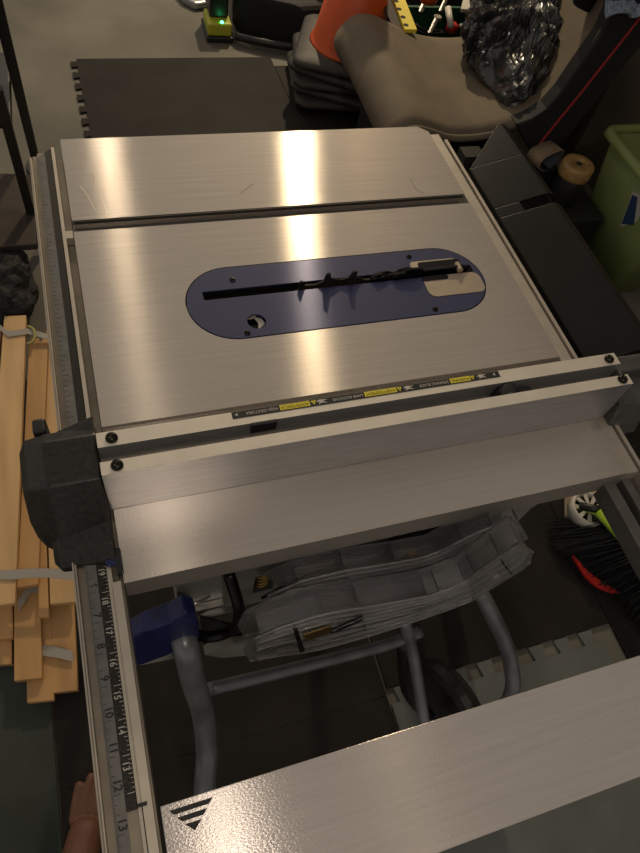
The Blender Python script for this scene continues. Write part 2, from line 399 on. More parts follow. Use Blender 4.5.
obj('numerals', bm, 'ink', sc); obj('numerals', bw, 'whiteink', sb)
bm = nb(); box(bm, -.0126, -.0026, -.60, -.324, .895, .8992); box(bm, -.0124, -.006, -.3245, -.322, .895, .9006); obj('rail_clamp', bm, 'blackmetal', lr)
bm = nb(); box(bm, -.0092, -.0072, -.59, -.330, .8992, .8996); obj('clamp_strip', bm, 'brass', lr)
# --- right guide rail
rr_ = empty('guide_rail', (.53, yr1, .85), None, None); rr_.parent = saw; rr_.location -= saw.location
rail_part('rail_body', [(W, .862), (W, .8985), (.5335, .8985), (.5335, .890), (.5375, .890), (.5375, .862)], -.158, .425, 'rail', rr_)
rail_part('rail_lip', [(.5378, .862), (.5378, .8985), (.5425, .8985), (.5425, .862)], -.62, .412, 'rail', rr_)
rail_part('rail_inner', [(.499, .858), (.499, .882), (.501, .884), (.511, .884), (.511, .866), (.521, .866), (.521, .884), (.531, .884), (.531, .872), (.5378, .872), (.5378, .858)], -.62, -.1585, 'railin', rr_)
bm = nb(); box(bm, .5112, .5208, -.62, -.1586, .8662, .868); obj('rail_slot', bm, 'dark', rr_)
# --- extension table
bm = nb(); xprof(bm, [(-.413, .9), (-.328, .9), (-.328, .868), (-.333, .868), (-.333, .894), (-.408, .894), (-.408, .868), (-.413, .868)], .0025, .4985)
ext = obj('extension_table', bm, 'plate', saw, bevel=.0006, label='brushed extension leaf held out on the rails')
bm = nb(); z = .9004
for (ya, yb_, xa, xb, xc, xd) in ((-.3325, -.3358, .008, .0395, .0112, .0362), (-.3382, -.3415, .0128, .0343, .0160, .0311), (-.3438, -.3492, .0176, .0293, .0232, .0238)):
    prism(bm, [(xa, ya, z), (xb, ya, z), (xd, yb_, z), (xc, yb_, z)], (0, 0, .0001))
obj('emblem', bm, 'ink', ext, label='black emblem of three bars narrowing to a triangle')
# --- housing under the table
bm = nb()
xprof(bm, [(-.130, .882), (-.130, .655), (-.118, .655), (-.118, .882)], .045, .475)
xprof(bm, [(.36, .882), (.36, .655), (.372, .655), (.372, .882)], .045, .475)
box(bm, .045, .055, -.118, .36, .655, .882); box(bm, .465, .475, -.118, .36, .655, .882)
hs = obj('housing', bm, 'body', saw)
bmc = nb(); prism(bmc, rrect(.129, .157, .69, .755, .001, 0), (0, 0, 0)) if 0 else box(bmc, .131, .156, -.14, -.10, .695, .752)
cut(hs, tloc(bmc, hs))
bmc = nb(); prism(bmc, [(x, -.14, z) for x, z, _ in [(p[0], p[1], 0) for p in rrect(.172, .262, .715, .758, .016, 0)]], (0, .04, 0)); cut(hs, tloc(bmc, hs))
bm = nb(); box(bm, .03, .49, -.05, .34, .60, .62); obj('motor_tray', bm, 'dark', saw)
bm = nb(); tube(bm, [(.18, -.10, .745), (.20, -.125, .742), (.225, -.132, .745), (.25, -.115, .752)], .0105, 14); obj('elbow_pipe', bm, 'brass', saw, True)
bm = nb(); a_ = [(.143 + .008 * math.cos(t * 1.5), -.122 + .006 * math.sin(t * 1.5), .70 + .0022 * t) for t in range(24)]; tube(bm, a_, .0018, 6, n=3); obj('spring', bm, 'brass', saw, True)
bm = nb(); tube(bm, [(.098, -.135, .80), (.103, -.160, .775), (.104, -.168, .74), (.095, -.168, .70), (.075, -.165, .685), (.055, -.155, .68)], .0065, 12); obj('cord_hook', bm, 'pawl', saw, True)
bm = nb(); box(bm, .052, .110, -.137, -.1302, .66, .664); obj('latch_bar', bm, 'chrome', saw)
bm = nb(); box(bm, .060, .095, -.139, -.131, .70, .707); obj('latch', bm, 'chrome', saw)
bm = nb(); tube(bm, [(.050, -.134, .74), (.062, -.136, .728), (.08, -.134, .735)], .0018, 8); obj('wire_hook', bm, 'chrome', saw)
# blue lever
bm = nb(); prism(bm, [aty(x, y, -.165) for x, y in ((131, 640), (143, 633), (170, 623), (186, 614), (196, 616), (199, 626), (200, 638), (192, 645), (165, 657), (146, 664), (135, 666), (131, 655))], (0, .022, 0))
obj('locking_lever', bm, 'blueplastic', saw, bevel=.004, label='blue plastic locking lever')
bm = nb(); tube(bm, [aty(140, 655, -.15), aty(178, 648, -.15)], .012, 14, False); obj('lever_boss', bm, 'body', saw, True)
bm = nb(); prism(bm, [aty(x, y, -.150) for x, y in ((294, 602), (300, 599), (303, 606), (303, 620), (295, 622))], (0, .012, 0)); obj('blue_clip', bm, 'blueplastic', saw, bevel=.001)
bm = nb(); box(bm, -.004, .001, -.150, -.128, .893, .905); obj('rail_lock_tab', bm, 'blackplastic', saw)
bm = nb(); prism(bm, rrect(-.0125, .0, -.1415, -.1360, .0025, .9002), (0, 0, .004)); obj('pointer_tab', bm, 'blueplastic', saw, label='small blue pointer tab')
# --- slanted sheet at the right of the housing, below the front plate
bm = nb(); prism(bm, [aty(x, y, -.128) for x, y in ((400, 505), (560, 470), (541, 502), (470, 548), (405, 570), (380, 560))], (0, .006, 0)); obj('side_panel', bm, 'body', saw)
bm = nb(); tube(bm, [(.54, .32, .80), (.60, .32, .80), (.62, .325, .80)], .016, 14, False); obj('outlet_stub', bm, 'tube', saw, True)

# =================================================================== RIP FENCE
fen = empty('rip_fence', (W / 2, -.068, T), 'aluminium rip fence with twin bars lying across the saw table', 'fence')
zf = .966
bm = nb(); xprof(bm, [(-.048, T + .0006), (-.048, zf), (-.0625, zf), (-.0625, .943), (-.0765, .943), (-.0765, zf), (-.0885, zf), (-.0885, T + .0006)], -.0025, .5245)
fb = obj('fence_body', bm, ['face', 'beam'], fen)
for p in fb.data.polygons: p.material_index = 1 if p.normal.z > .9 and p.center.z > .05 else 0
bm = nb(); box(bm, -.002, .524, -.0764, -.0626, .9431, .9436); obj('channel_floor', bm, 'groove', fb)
for x, y in ((.0095, -.0552), (.0105, -.0820), (.5135, -.0552), (.5145, -.0820)):
    bm = nb(); lathe(bm, [(.0052, 0), (.0052, .0012), (.0046, .0028), (.003, .0040), (.0018, .0043), (.0016, .003), (.0001, .003)], (x, y, zf), 20); obj('screw', bm, 'screw', fen, True)
bm = nb(); box(bm, .127, .151, -.0655, -.0618, .953, .9665); obj('clip', bm, 'blackplastic', fen, bevel=.001)
bm = nb(); lathe(bm, [(.014, 0), (.014, .010), (.011, .018), (.006, .0215), (.0005, .022)], (.388, -.0695, .944), 8); box(bm, .395, .418, -.0745, -.0645, .944, .955); obj('knob', bm, 'blackplastic', fen, bevel=.001)
# warning strip (read from the far side)
ya, yb_ = -.0478, -.0553; zl = zf + .0003
yl = -.0515
bm = nb(); box(bm, .1125, .383, -.0555, -.0483, zf + .0001, zl); ws = obj('warning_strip', bm, 'ink', fen, label='black warning strip printed in three languages')
def lx(px): return at(px, 413 - (px - 230) * 40 / 270 + 3, zf).x
rot = PI
class one:
    def __init__(s, nm, m): s.b = nb(); s.nm = nm; s.m = m
    def __enter__(s): return s.b
    def __exit__(s, *a): obj(s.nm, s.b, s.m, ws)
def word(bmt, s, x0, x1, h=.0036):
    """fit text between x1 (start) and x0 (end), reading towards -X"""
    cu = bpy.data.curves.new('t', 'FONT'); cu.body = s; cu.size = h / .72; cu.offset = 0
    o = bpy.data.objects.new('t', cu); C.objects.link(o); bpy.context.view_layer.update(); w = o.dimensions.x
    bpy.data.objects.remove(o); bpy.data.curves.remove(cu)
    text(bmt, s, h, ((x0 + x1) / 2, yl - .0002, zl), rot, xs=(x1 - x0) / w, dz=.0003)
for a, b, s in ((451, 471, 'WARNING'), (365, 397, 'AVERTISSEMENT'), (280, 310, 'ADVERTENCIA')):
    with one('yellow_panel', 'yellow') as q: box(q, lx(a), lx(b), yl - .0027, yl + .0027, zl, zl + .0001)
    with one('black_lettering', 'ink') as q: word(q, s, lx(a + 1), lx(b - 1), .0034)
for a, b, s in ((420, 449, 'SPINNING BLADE'), (333, 363, 'LAME ROTATIVE'), (246, 278, 'HOJA GIRATORIA')):
    with one('white_lettering', 'whiteink') as q: word(q, s, lx(a), lx(b), .0032)
for px in (473.5, 400, 314):
    x = lx(px)
    with one('warning_triangle', 'yellow') as q: prism(q, [(x - .0026, yl + .0022, zl), (x + .0026, yl + .0022, zl), (x, yl - .0024, zl)], (0, 0, .0001))
    with one('exclamation_mark', 'ink') as q: box(q, x - .0003, x + .0003, yl - .0006, yl + .0016, zl + .0001, zl + .0003)
for px in (482.5, 409, 322):
    x = lx(px)      # hand over a toothed blade
    with one('blade_symbol', 'whiteink') as q: prism(q, [(x - .0055, yl + .0005, zl), (x - .002, yl + .0024, zl), (x + .006, yl + .0014, zl), (x + .001, yl + .0004, zl), (x + .0055, yl - .0024, zl), (x + .001, yl - .0012, zl), (x - .004, yl - .0026, zl), (x - .002, yl - .0004, zl)], (0, 0, .0001))
for px in (495, 236.5):
    x = lx(px)
    with one('arrow', 'whiteink') as q: prism(q, [(x - .0018, yl, zl), (x + .0014, yl + .0018, zl), (x + .0007, yl, zl), (x + .0014, yl - .0018, zl)], (0, 0, .0001))
# left locking head
def solid(rows):
    """loft closed cross sections (lists of points of equal count)"""
    b = nb(); V = [[b.verts.new(p) for p in r] for r in rows]
    for a, c in zip(V, V[1:]):
        for i in range(len(a)): b.faces.new((a[i], a[(i + 1) % len(a)], c[(i + 1) % len(a)], c[i]))
    b.faces.new(V[0][::-1]); b.faces.new(V[-1]); return b
hd = nb(); hd.free()
prA = [(-.030, .950), (-.046, .962), (-.086, .957), (-.112, .905), (-.112, .868), (-.030, .868)]
prB = [(-.020, .925), (-.030, .945), (-.076, .940), (-.098, .905), (-.098, .868), (-.020, .868)]
prC = [(-.028, .920), (-.034, .930), (-.070, .925), (-.088, .900), (-.088, .872), (-.028, .872)]
bm = solid([[(-.0035, y, z) for y, z in prA], [(-.045, y, z) for y, z in prA], [(-.062, y, z) for y, z in prB], [(-.069, y, z) for y, z in prC]])
obj('locking_head', bm, 'blackmetal', fen, bevel=.002, label='black cast locking head on the ruler rail')
bm = solid([[(-.0035, y, z) for y, z in ((-.022, .955), (-.046, .958), (-.046, .925), (-.022, .925))], [(-.035, y, z) for y, z in ((-.026, .945), (-.046, .950), (-.046, .92), (-.026, .92))], [(-.052, y, z) for y, z in ((-.036, .93), (-.046, .94), (-.046, .91), (-.036, .91))]])
obj('head_wing', bm, 'blackmetal', fen, bevel=.0015)
bm = solid([[(-.0035, y, z) for y, z in ((-.10, .918), (-.126, .915), (-.138, .903), (-.138, .888), (-.10, .888))], [(-.048, y, z) for y, z in ((-.10, .908), (-.122, .905), (-.132, .896), (-.132, .886), (-.10, .886))], [(-.054, y, z) for y, z in ((-.10, .895), (-.116, .893), (-.123, .890), (-.123, .884), (-.10, .884))]])
obj('pointer_housing', bm, 'blackmetal', fen, bevel=.0015)
bm = nb(); box(bm, -.058, -.046, -.012, .004, .895, .925); obj('release_knob', bm, 'blackplastic', fen, bevel=.003)
# right end bracket
bm = nb(); prism(bm, [(.5265, y, z) for y, z in ((-.088, .956), (-.088, .9), (-.06, .868), (-.040, .868), (-.040, .956))], (.004, 0, 0)); 
prism(bm, [(.53, y, z) for y, z in ((-.092, .930), (-.104, .880), (-.095, .865), (-.040, .865), (-.030, .930))], (.045, 0, 0))
prism(bm, [(.53, y, z) for y, z in ((-.040, .945), (-.060, .945), (-.060, .925), (-.040, .925))], (.06, 0, 0)); obj('end_bracket', bm, 'bracket', fen, bevel=.002)

# =================================================================== BLADE GUARDS (clear plastic, stored under the table)
def guard(name, label, outline, y, th, ribs, bits):
    z0 = min(aty(px, py, y).z for px, py in outline); x0 = sum(aty(px, py, y).x for px, py in outline) / len(outline)
    e = empty(name, (x0, y, z0), label, 'blade guard', 'clear blade guards')
    top_ = [aty(px, py, y) for px, py in outline]
    b = nb(); prism(b, top_, (0, .0025, 0)); prism(b, [p + Vector((0, th, 0)) for p in top_], (0, .0025, 0)); obj('side_wall', b, 'clear', e, bevel=.0006)
    for i, pl in enumerate(ribs):
        b = nb(); P_ = [aty(px, py, y) for px, py in pl]
        for a, c in zip(P_, P_[1:]):
            prism(b, [a, c, c + Vector((0, 0, .003)), a + Vector((0, 0, .003))], (0, th + .003, 0))
        obj('rib', b, 'clear', e)
    k_ = max(range(len(outline)), key=lambda i: outline[i][0] - .3 * outline[i][1])
    def resample(L, n=16):
        L = [Vector(p) for p in L]; d = [0]
        for a, c in zip(L, L[1:]): d.append(d[-1] + (c - a).length)
        o_ = []
        for i in range(n + 1):
            s_ = d[-1] * i / n; q = max(j for j in range(len(d)) if d[j] <= s_ + 1e-9); q = min(q, len(L) - 2)
            o_.append(L[q].lerp(L[q + 1], (s_ - d[q]) / max(1e-9, d[q + 1] - d[q])))
        return o_
    ta = resample([(x, y_) for x, y_ in outline[:k_ + 1]]); tb = resample([(x, y_) for x, y_ in (outline[k_:] + outline[:1])][::-1])
    for t_, i0, i1 in ((.0, 0, 17), (.14, 2, 15), (.28, 1, 12), (.42, 3, 16), (.55, 1, 10), (.7, 4, 16), (.84, 2, 15), (1, 0, 17)):
        b = nb(); pl = [aty(*(a.lerp(c, t_)), y - .0012) for a, c in zip(ta, tb)][i0:i1]
        tube(b, pl, .0009, 6, False); obj('moulded_line', b, 'clear', e)
    for (px, py, r_) in bits:
        b = nb(); p = aty(px, py, y); lathe(b, [(r_, -.004), (r_, .001), (r_ * .6, .003)], p, 12, axis=(0, -1, 0)); obj('rivet', b, 'clear', e)
    return e
gA = guard('blade_guard', 'upper clear plastic blade guard clipped below the front edge', [(268, 596), (300, 582), (345, 571), (400, 562), (432, 556), (462, 540), (515, 517), (528, 538), (505, 552), (450, 578), (395, 592), (330, 604), (285, 606)], -.175, .022,
           [[(300, 590), (400, 572), (440, 564), (518, 524)], [(290, 598), (400, 580), (446, 570), (522, 533)], [(330, 596), (400, 587), (450, 574), (500, 552)], [(345, 571), (352, 598)], [(395, 562), (398, 590)], [(462, 540), (472, 566)], [(492, 528), (502, 550)]],
           [(340, 588, .004), (442, 560, .005), (478, 548, .004), (505, 533, .004)])
gB = guard('blade_guard', 'lower clear plastic blade guard with pointed left end hanging by the stand tube', [(243, 652), (252, 640), (278, 628), (322, 614), (375, 606), (430, 596), (462, 584), (520, 543), (533, 552), (531, 564), (500, 583), (470, 602), (425, 618), (370, 636), (310, 652), (268, 657), (250, 662)], -.215, .026,
           [[(262, 644), (325, 622), (430, 604), (468, 590), (522, 550)], [(270, 650), (330, 634), (430, 610), (475, 594), (530, 557)], [(300, 650), (370, 628), (430, 612), (470, 600)], [(360, 610), (366, 634)], [(325, 616), (310, 648)], [(440, 596), (446, 612)], [(475, 578), (486, 592)], [(500, 560), (511, 575)]],
           [(298, 640, .005), (380, 628, .003), (420, 612, .003), (455, 604, .004), (495, 575, .004)])
bm = nb(); prism(bm, [aty(x, y, -.2165) for x, y in ((303, 634), (330, 625), (333, 630), (306, 640))], (0, -.0015, 0)); obj('sticker', bm, 'brass', gB, label='small yellowish sticker')
bm = nb(); tube(bm, [aty(330, 630, -.217), aty(362, 616, -.217)], .0012, 6, False); tube(bm, [aty(332, 633, -.217), aty(362, 620, -.217)], .0012, 6, False); obj('wire', bm, 'pawl', gB)
bm = nb(); prism(bm, [aty(x, y, -.2165) for x, y in ((293, 628), (297, 627), (304, 648), (299, 650))], (0, -.003, 0)); obj('pawl', bm, 'pawl', gB)
# pawl assembly behind the upper guard
e = empty('riving_knife_assembly', aty(410, 560, -.150), 'dark steel pawl assembly stored behind the upper clear guard', 'saw part')
bm = nb()
for pl in ([(370, 562), (395, 538), (408, 532), (392, 560)], [(395, 538), (425, 530), (460, 528), (465, 533), (440, 548), (412, 552), (404, 546)], [(440, 545), (470, 530), (500, 515), (504, 521), (470, 544), (440, 556)]):
    prism(bm, [aty(x, y, -.148) for x, y in pl], (0, .004, 0))
obj('pawl', bm, 'pawl', e)
bm = nb(); lathe(bm, [(.010, 0), (.010, .006), (.006, .012), (.0005, .012)], aty(410, 553, -.150), 14, axis=(0, -1, 0)); obj('bolt', bm, 'brass', e)
bm = nb(); prism(bm, [aty(x, y, -.165) for x, y in ((205, 655), (220, 648), (250, 644), (262, 646), (252, 655), (222, 658))], (0, .012, 0)); obj('tip_bracket', bm, 'body', e) 
bm = nb()
for a, b in (((262, 598), (310, 572)), ((282, 604), (330, 586))): tube(bm, [aty(*a, -.152), aty(*b, -.152)], .002, 8, False)
prism(bm, [aty(x, y, -.150) for x, y in ((200, 618), (240, 628), (380, 596), (380, 607), (240, 652), (205, 650))], (0, .004, 0)); obj('dark_plate', bm, 'dark', e)

# =================================================================== STAND
st = empty('saw_stand', (.27, .0, .0), 'grey tubular rolling stand carrying the table saw', 'saw stand')
def leg(name, pts, r, m='tube', par=st, seg=14):
    b = nb(); tube(b, pts, r, seg); return obj(name, b, m, par, True)
leg('leg', [aty(176, 618, -.120), at(184, 640, .70), at(193, 680, .63), at(203, 712, .56), at(207, 750, .50), at(206, 800, .45), Vector((.06, -.36, .25)), Vector((.07, -.38, .016))], .0145)
leg('leg', [Vector((.47, -.05, .70)), at(474, 575, .56), at(486, 603, .53), at(504, 640, .47), at(511, 665, .43), at(509, 700, .38), Vector((.50, -.37, .22)), Vector((.50, -.39, .016))], .0125)
leg('strut', [at(404, 620, .50), at(414, 660, .42), at(424, 722, .34), at(430, 760, .28), at(433, 800, .2)], .0095)
leg('crossbar', [at(206, 690, .50), at(300, 667, .48), at(385, 645, .46), at(420, 632, .45)], .0095)
leg('leg', [Vector((.06, .34, .66)), Vector((.05, .44, .3)), Vector((.05, .50, .016))], .0145)
leg('leg', [Vector((.47, .34, .66)), Vector((.48, .44, .3)), Vector((.48, .50, .016))], .0145)
for sx in (.06, .47): leg('top_tube', [Vector((sx, -.10, .645)), Vector((sx, .36, .645))], .0145)
leg('front_tube', [Vector((.06, -.02, .628)), Vector((.47, -.02, .628))], .0125)
wc = at(447, 697, .11)
for dx, dy in ((0, -.02), (0, .60)):
    w = wc + Vector((dx, dy, 0)); w.z = .1127
    b = nb(); lathe(b, [(.045, -.022), (.085, -.022), (.097, -.014), (.100, 0), (.097, .014), (.085, .022), (.045, .022)], w, 36, axis=(1, .25, 0))
    whl = obj('wheel', b, 'blackplastic', st, False, label='black rubber wheel')
    b = nb(); lathe(b, [(.018, -.018), (.044, -.018), (.044, .018), (.018, .018)], w, 24, axis=(1, .25, 0)); obj('hub', b, 'body', whl)
leg('wheel_fork', [at(404, 640, .45), at(408, 690, .30), Vector((wc.x - .045, wc.y - .02, .10))], .012, 'blackplastic')

# =================================================================== BLACK CHANNEL right of the table
ch = nb()
pf = [(.668, .775), (.757, .7985), (.7635, .800), (.7765, .794), (.800, .765), (.797, .761), (.774, .789), (.7635, .795), (.760, .7935), (.672, .771)]
def chan(y0, y1, prof, k=0): prism(ch, [(x, y0, z) for x, z in prof], (0, y1 - y0, 0))
chan(.395, .50, pf); chan(.062, .372, pf)
prism(ch, [(.668, .50, .775), (.757, .50, .7985), (.7635, .50, .80), (.7635, .590, .80), (.757, .590, .7985)], (0, 0, -.004))
prism(ch, [(.7635, .50, .80), (.7765, .50, .794), (.80, .50, .765), (.80, .585, .765), (.7765, .587, .794), (.7635, .590, .80)], (0, 0, -.004))
chan(.372, .395, [(.668, .775), (.712, .7865), (.712, .782), (.672, .771)])
box(ch, .666, .669, .062, .50, .55, .776)
prism(ch, [(x, .0595, z) for x, z in ((.666, .60), (.668, .775), (.757, .7985), (.7635, .80), (.7765, .794), (.80, .765), (.79, .60))], (0, .003, 0))
chn = empty('steel_channel', (.72, .32, .0), 'long black folded steel channel with a notched ridge right of the saw table', 'steel channel')
obj('channel', ch, 'channel', chn, bevel=.002)
for y in (.10, .54):
    b = nb(); box(b, .68, .72, y, y + .03, 0.0125, .768); box(b, .64, .80, y - .02, y + .05, .0125, .025); obj('support_post', b, 'blackplastic', chn)

# =================================================================== CHAIR with taupe seat, bag, cloth
chr_ = empty('rocker_chair', (1.2, 1.5, 0), 'taupe curved lounge seat with black side and red piping behind the saw', 'chair')
N_ = catmull([(.935, 0, .23), (.90, 0, .28), (.885, 0, .33), (.908, 0, .370), (.95, 0, .385), (1.00, 0, .374), (1.07, 0, .352), (1.15, 0, .348), (1.24, 0, .360), (1.33, 0, .392), (1.372, 0, .425), (1.40, 0, .475), (1.422, 0, .545), (1.44, 0, .64), (1.45, 0, .72), (1.455, 0, .80)], 4)
F_ = catmull([(.96, 0, .23), (.92, 0, .28), (.902, 0, .325), (.922, 0, .368), (.966, 0, .398), (1.024, 0, .392), (1.083, 0, .371), (1.188, 0, .335), (1.30, 0, .322), (1.42, 0, .330), (1.53, 0, .355), (1.61, 0, .41), (1.66, 0, .48), (1.69, 0, .58), (1.71, 0, .70), (1.715, 0, .80)], 4)
rows = []; NY = 14
for j in range(NY + 1):
    t = j / NY; e_ = .012 * ((2 * t - 1) ** 8); rows.append([Vector((a.x * (1 - t) + b.x * t, 1.2 + .58 * t, a.z * (1 - t) + b.z * t - e_)) for a, b in zip(N_, F_)])
bm = nb(); grid(bm, rows); o = obj('seat_shell', bm, 'taupe', chr_, True, label='taupe fabric seat surface')
sd = o.modifiers.new('s', 'SOLIDIFY'); sd.thickness = .02; sd.offset = 0
def offs(P_, d):
    out = []
    for i, p in enumerate(P_):
        t = (P_[min(i + 1, len(P_) - 1)] - P_[max(i - 1, 0)]).normalized(); out.append(p + Vector((t.z, 0, -t.x)) * d)
    return out
def side(P_, y, w0, w1, th, nm, m):
    b = nb(); A = offs(P_, w0); B = offs(P_, w1)
    for p in A + B: p.z = max(p.z, .02)
    V = [[b.verts.new((p.x, yy, p.z)) for p in L] for L, yy in ((A, y), (B, y), (B, y + th), (A, y + th))]
    for q in range(4):
        a, c = V[q], V[(q + 1) % 4]
        for i in range(len(a) - 1): b.faces.new((a[i], a[i + 1], c[i + 1], c[i]))
    b.faces.new([v[0] for v in V]); b.faces.new([v[-1] for v in V][::-1]); return obj(nm, b, m, chr_)
side(F_, 1.735, .012, .12, .05, 'side_panel', 'blackcloth')
inn = [(606, -30), (612, 12), (602, 35), (590, 52), (577, 70), (562, 92), (547, 109), (532, 119), (516, 125)]; outr = [(540, 168), (560, 148), (580, 123), (610, 85), (640, 48), (662, 14), (672, -30)]
b = nb(); prism(b, [aty(x, y, 1.19) for x, y in inn + outr], (0, .05, 0)); obj('side_panel', b, 'blackcloth', chr_, bevel=.006)
b = nb(); tube(b, [aty(x, y, 1.188) for x, y in ((650, 4), (632, 28), (606, 61), (580, 94), (553, 127), (535, 150))], .0042, 8); obj('piping', b, 'red', chr_, True, label='thin red piping on the near side')
b = nb(); tube(b, [Vector((p.x, 1.196, p.z - .012)) for p in N_[8:34]], .011, 8, False); obj('edge_welt', b, 'taupe', chr_, True)
b = nb(); prism(b, [aty(x, y, 1.34) for x, y in ((572, -22), (577, 8), (588, 14), (604, 6), (608, -22))], (0, .03, 0)); obj('head_strap', b, 'blackcloth', chr_, bevel=.008)
b = nb(); box(b, 1.0, 1.4, 1.26, 1.70, .0125, .20); obj('base', b, 'blackcloth', chr_, bevel=.02)

def crumple(name, label, cat, outline_fn, m, amp, seed, nu=46, nv=46, sub=1):
    random.seed(seed); b = nb(); rows = []
    from mathutils import noise as nz
    for i in range(nu + 1):
        row = []
        for j in range(nv + 1):
            p, nrm, k = outline_fn(i / nu, j / nv)
            q = Vector((p.x * 9 + seed, p.y * 9, p.z * 9))
            d = abs(nz.noise(q)) * 1.3 + .7 * abs(nz.noise(q * 2.3)) + .35 * abs(nz.noise(q * 5))
            row.append(p + nrm * (amp * (d - .35)) * k)
        rows.append(row)
    grid(b, rows); bmesh.ops.remove_doubles(b, verts=b.verts, dist=.0005)
    o = obj(name, b, m, None, False); tag(o, label, cat); return o
# bin liner heaped in the seat
bg = [at(x, y, .40) for x, y in ((462, 52), (488, 78), (515, 108), (545, 92), (560, 62), (566, 20), (560, -30), (520, -40), (482, -20), (466, 20))]
bcx = sum(p.x for p in bg) / 10; bcy = sum(p.y for p in bg) / 10
from mathutils import noise as nz
def bag_mesh():
    b = nb(); ring_ = catmull(bg + [bg[0]], 16)[:-1]; n = len(ring_); rows = []
    c = Vector((bcx, bcy, 0)); H = 36
    for i in range(H + 1):
        t = i / H; row = []
        for j in range(n + 1):
            p = ring_[j % n]; th = 2 * PI * j / n
            f = math.cos(t * PI / 2) ** .7 if t < 1 else 0; q = c + (Vector((p.x, p.y, 0)) - c) * f
            z = .375 + .16 * math.sin(t * PI / 2)
            v = Vector((q.x * 7, q.y * 7, z * 6)); w = nz.noise_vector(v * .9) * .8
            r1 = 1 - abs(nz.noise(v + w)) * 2.4; r2 = 1 - abs(nz.noise((v + w) * 2.3 + Vector((5, 1, 0)))) * 2.4; r3 = 1 - abs(nz.noise(v * 5 + w * 3)) * 2
            fold = 1 - abs(math.sin(th * 7 + 3 * nz.noise(v * .8)))
            d = .040 * r1 + .020 * r2 + .008 * r3 + .022 * fold * (1 - t * .5)
            nrm = ((q - c).normalized() if f > .02 else Vector((0, 0, 0))) * math.cos(t * PI / 2) + Vector((0, 0, 1)) * math.sin(t * PI / 2)
            row.append(q + Vector((0, 0, z)) + nrm * d * min(1, .35 + t * 3) - nrm * .03)
        rows.append(row)
    grid(b, rows); base = [b.verts.new((p.x * .9 + c.x * .1, p.y * .9 + c.y * .1, .372)) for p in ring_]; b.faces.new(base)
    bmesh.ops.remove_doubles(b, verts=b.verts, dist=.0004); return b
bagd = obj('bin_bag', bag_mesh(), 'bag', None, False); tag(bagd, 'crumpled shiny black plastic bag lying in the taupe seat', 'plastic bag')
# blue cloth over the chair back
def clfn(u, v):
    p = Vector((1.40 + .22 * u, 1.17 + .30 * v, .80 - .09 * (1 - min(1, v * 4)) - .06 * abs(u - .3)))
    return p, Vector((0, -.3, 1)).normalized(), 1
cl = crumple('blue_cloth', 'blue-grey towelling cloth hung over the top of the chair back', 'cloth', clfn, 'denim', .03, 11, 30, 30)
s_ = cl.modifiers.new('s', 'SOLIDIFY'); s_.thickness = .008

# =================================================================== TRAFFIC CONES stack
def cone_thing(z, dx, dy, rz, label, c0):
    e = empty('traffic_cone', (c0.x + dx, c0.y + dy, z), label, 'traffic cone', 'stacked traffic cones')
    rot_ = Matrix.Rotation(rz, 3, 'Z'); s = .188
    b = nb(); pts = rrect(-s, s, -s, s, .045, 0, 5)
    lo = [rot_ @ Vector(p) for p in pts]
    rings = []
    for k, (sc_, h) in enumerate(((.94, .004), (1.0, .010), (1.0, .024), (.94, .033), (.70, .040))):
        rings.append([b.verts.new(Vector((p.x * sc_, p.y * sc_, h)) + Vector(e.location)) for p in lo])
    for a, c in zip(rings, rings[1:]):
        for i in range(len(a)): b.faces.new((a[i], a[(i + 1) % len(a)], c[(i + 1) % len(a)], c[i]))
    b.faces.new(rings[0][::-1]); b.faces.new(rings[-1])
    for sx, sy in ((1, 1), (-1, 1), (1, -1), (-1, -1)):
        p = rot_ @ Vector((sx * .13, sy * .13, 0)) + Vector(e.location); lathe(b, [(.022, -.004), (.026, .012)], p, 10)
    o = obj('base', b, 'rubber', e, True, label='black rubber base')
    b = nb(); lathe(b, [(.148, .0402), (.143, .045), (.134, .065), (.040, .58), (.036, .58), (.128, .065), (.136, .0405)], e.location, 40, closed=True); obj('cone_body', b, 'orange', e, True)
    return e
c0 = at(347, 52, .16)
n_c = 5
for k in range(n_c):
    zz = .0245 + .032 * k
    lab = ['traffic cone whose rubber base lies lowest in the stack', 'traffic cone with the second rubber base from the bottom of the stack', 'traffic cone with the middle rubber base of the stack',
           'traffic cone whose rubber base is just under the topmost one', 'orange traffic cone with black rubber base on top of the stack'][k]
    cone_thing(zz, [-.012, .010, -.008, .006, 0][k], [.008, -.006, .01, -.004, 0][k], [-.15, -.50, -.25, -.60, -.42][k], lab, c0)

# =================================================================== clutter at the top
# charger
p = at(218, 24, .05); e = empty('battery_charger', (p.x, p.y, 0), 'lime and black tool battery on charger with green light at the top', 'battery charger')
b = nb(); prism(b, [(p.x + dx, p.y + dy, .004) for dx, dy in ((-.055, -.05), (.055, -.055), (.06, .09), (-.05, .10))], (0, 0, .02)); obj('base', b, 'blackplastic', e, bevel=.006)
b = nb(); prism(b, [(p.x + dx, p.y + dy, .024) for dx, dy in ((-.050, -.045), (.048, -.05), (.05, .07), (-.045, .08))], (0, 0, .05)); obj('charger_body', b, 'limey', e, bevel=.01)
b = nb(); prism(b, [(p.x + dx, p.y + dy, .074) for dx, dy in ((-.035, .0), (.040, -.005), (.045, .12), (-.03, .13))], (0, 0, .09)); obj('battery', b, 'blackplastic', e, bevel=.008)
b = nb(); lathe(b, [(.007, 0), (.006, .004)], (p.x + .008, p.y - .036, .074), 12); obj('light', b, 'led', e, label='glowing green light')
b = nb(); box(b, p.x - .015, p.x + .028, p.y + .02, p.y + .045, .1642, .165); obj('marking', b, 'whiteink', e)
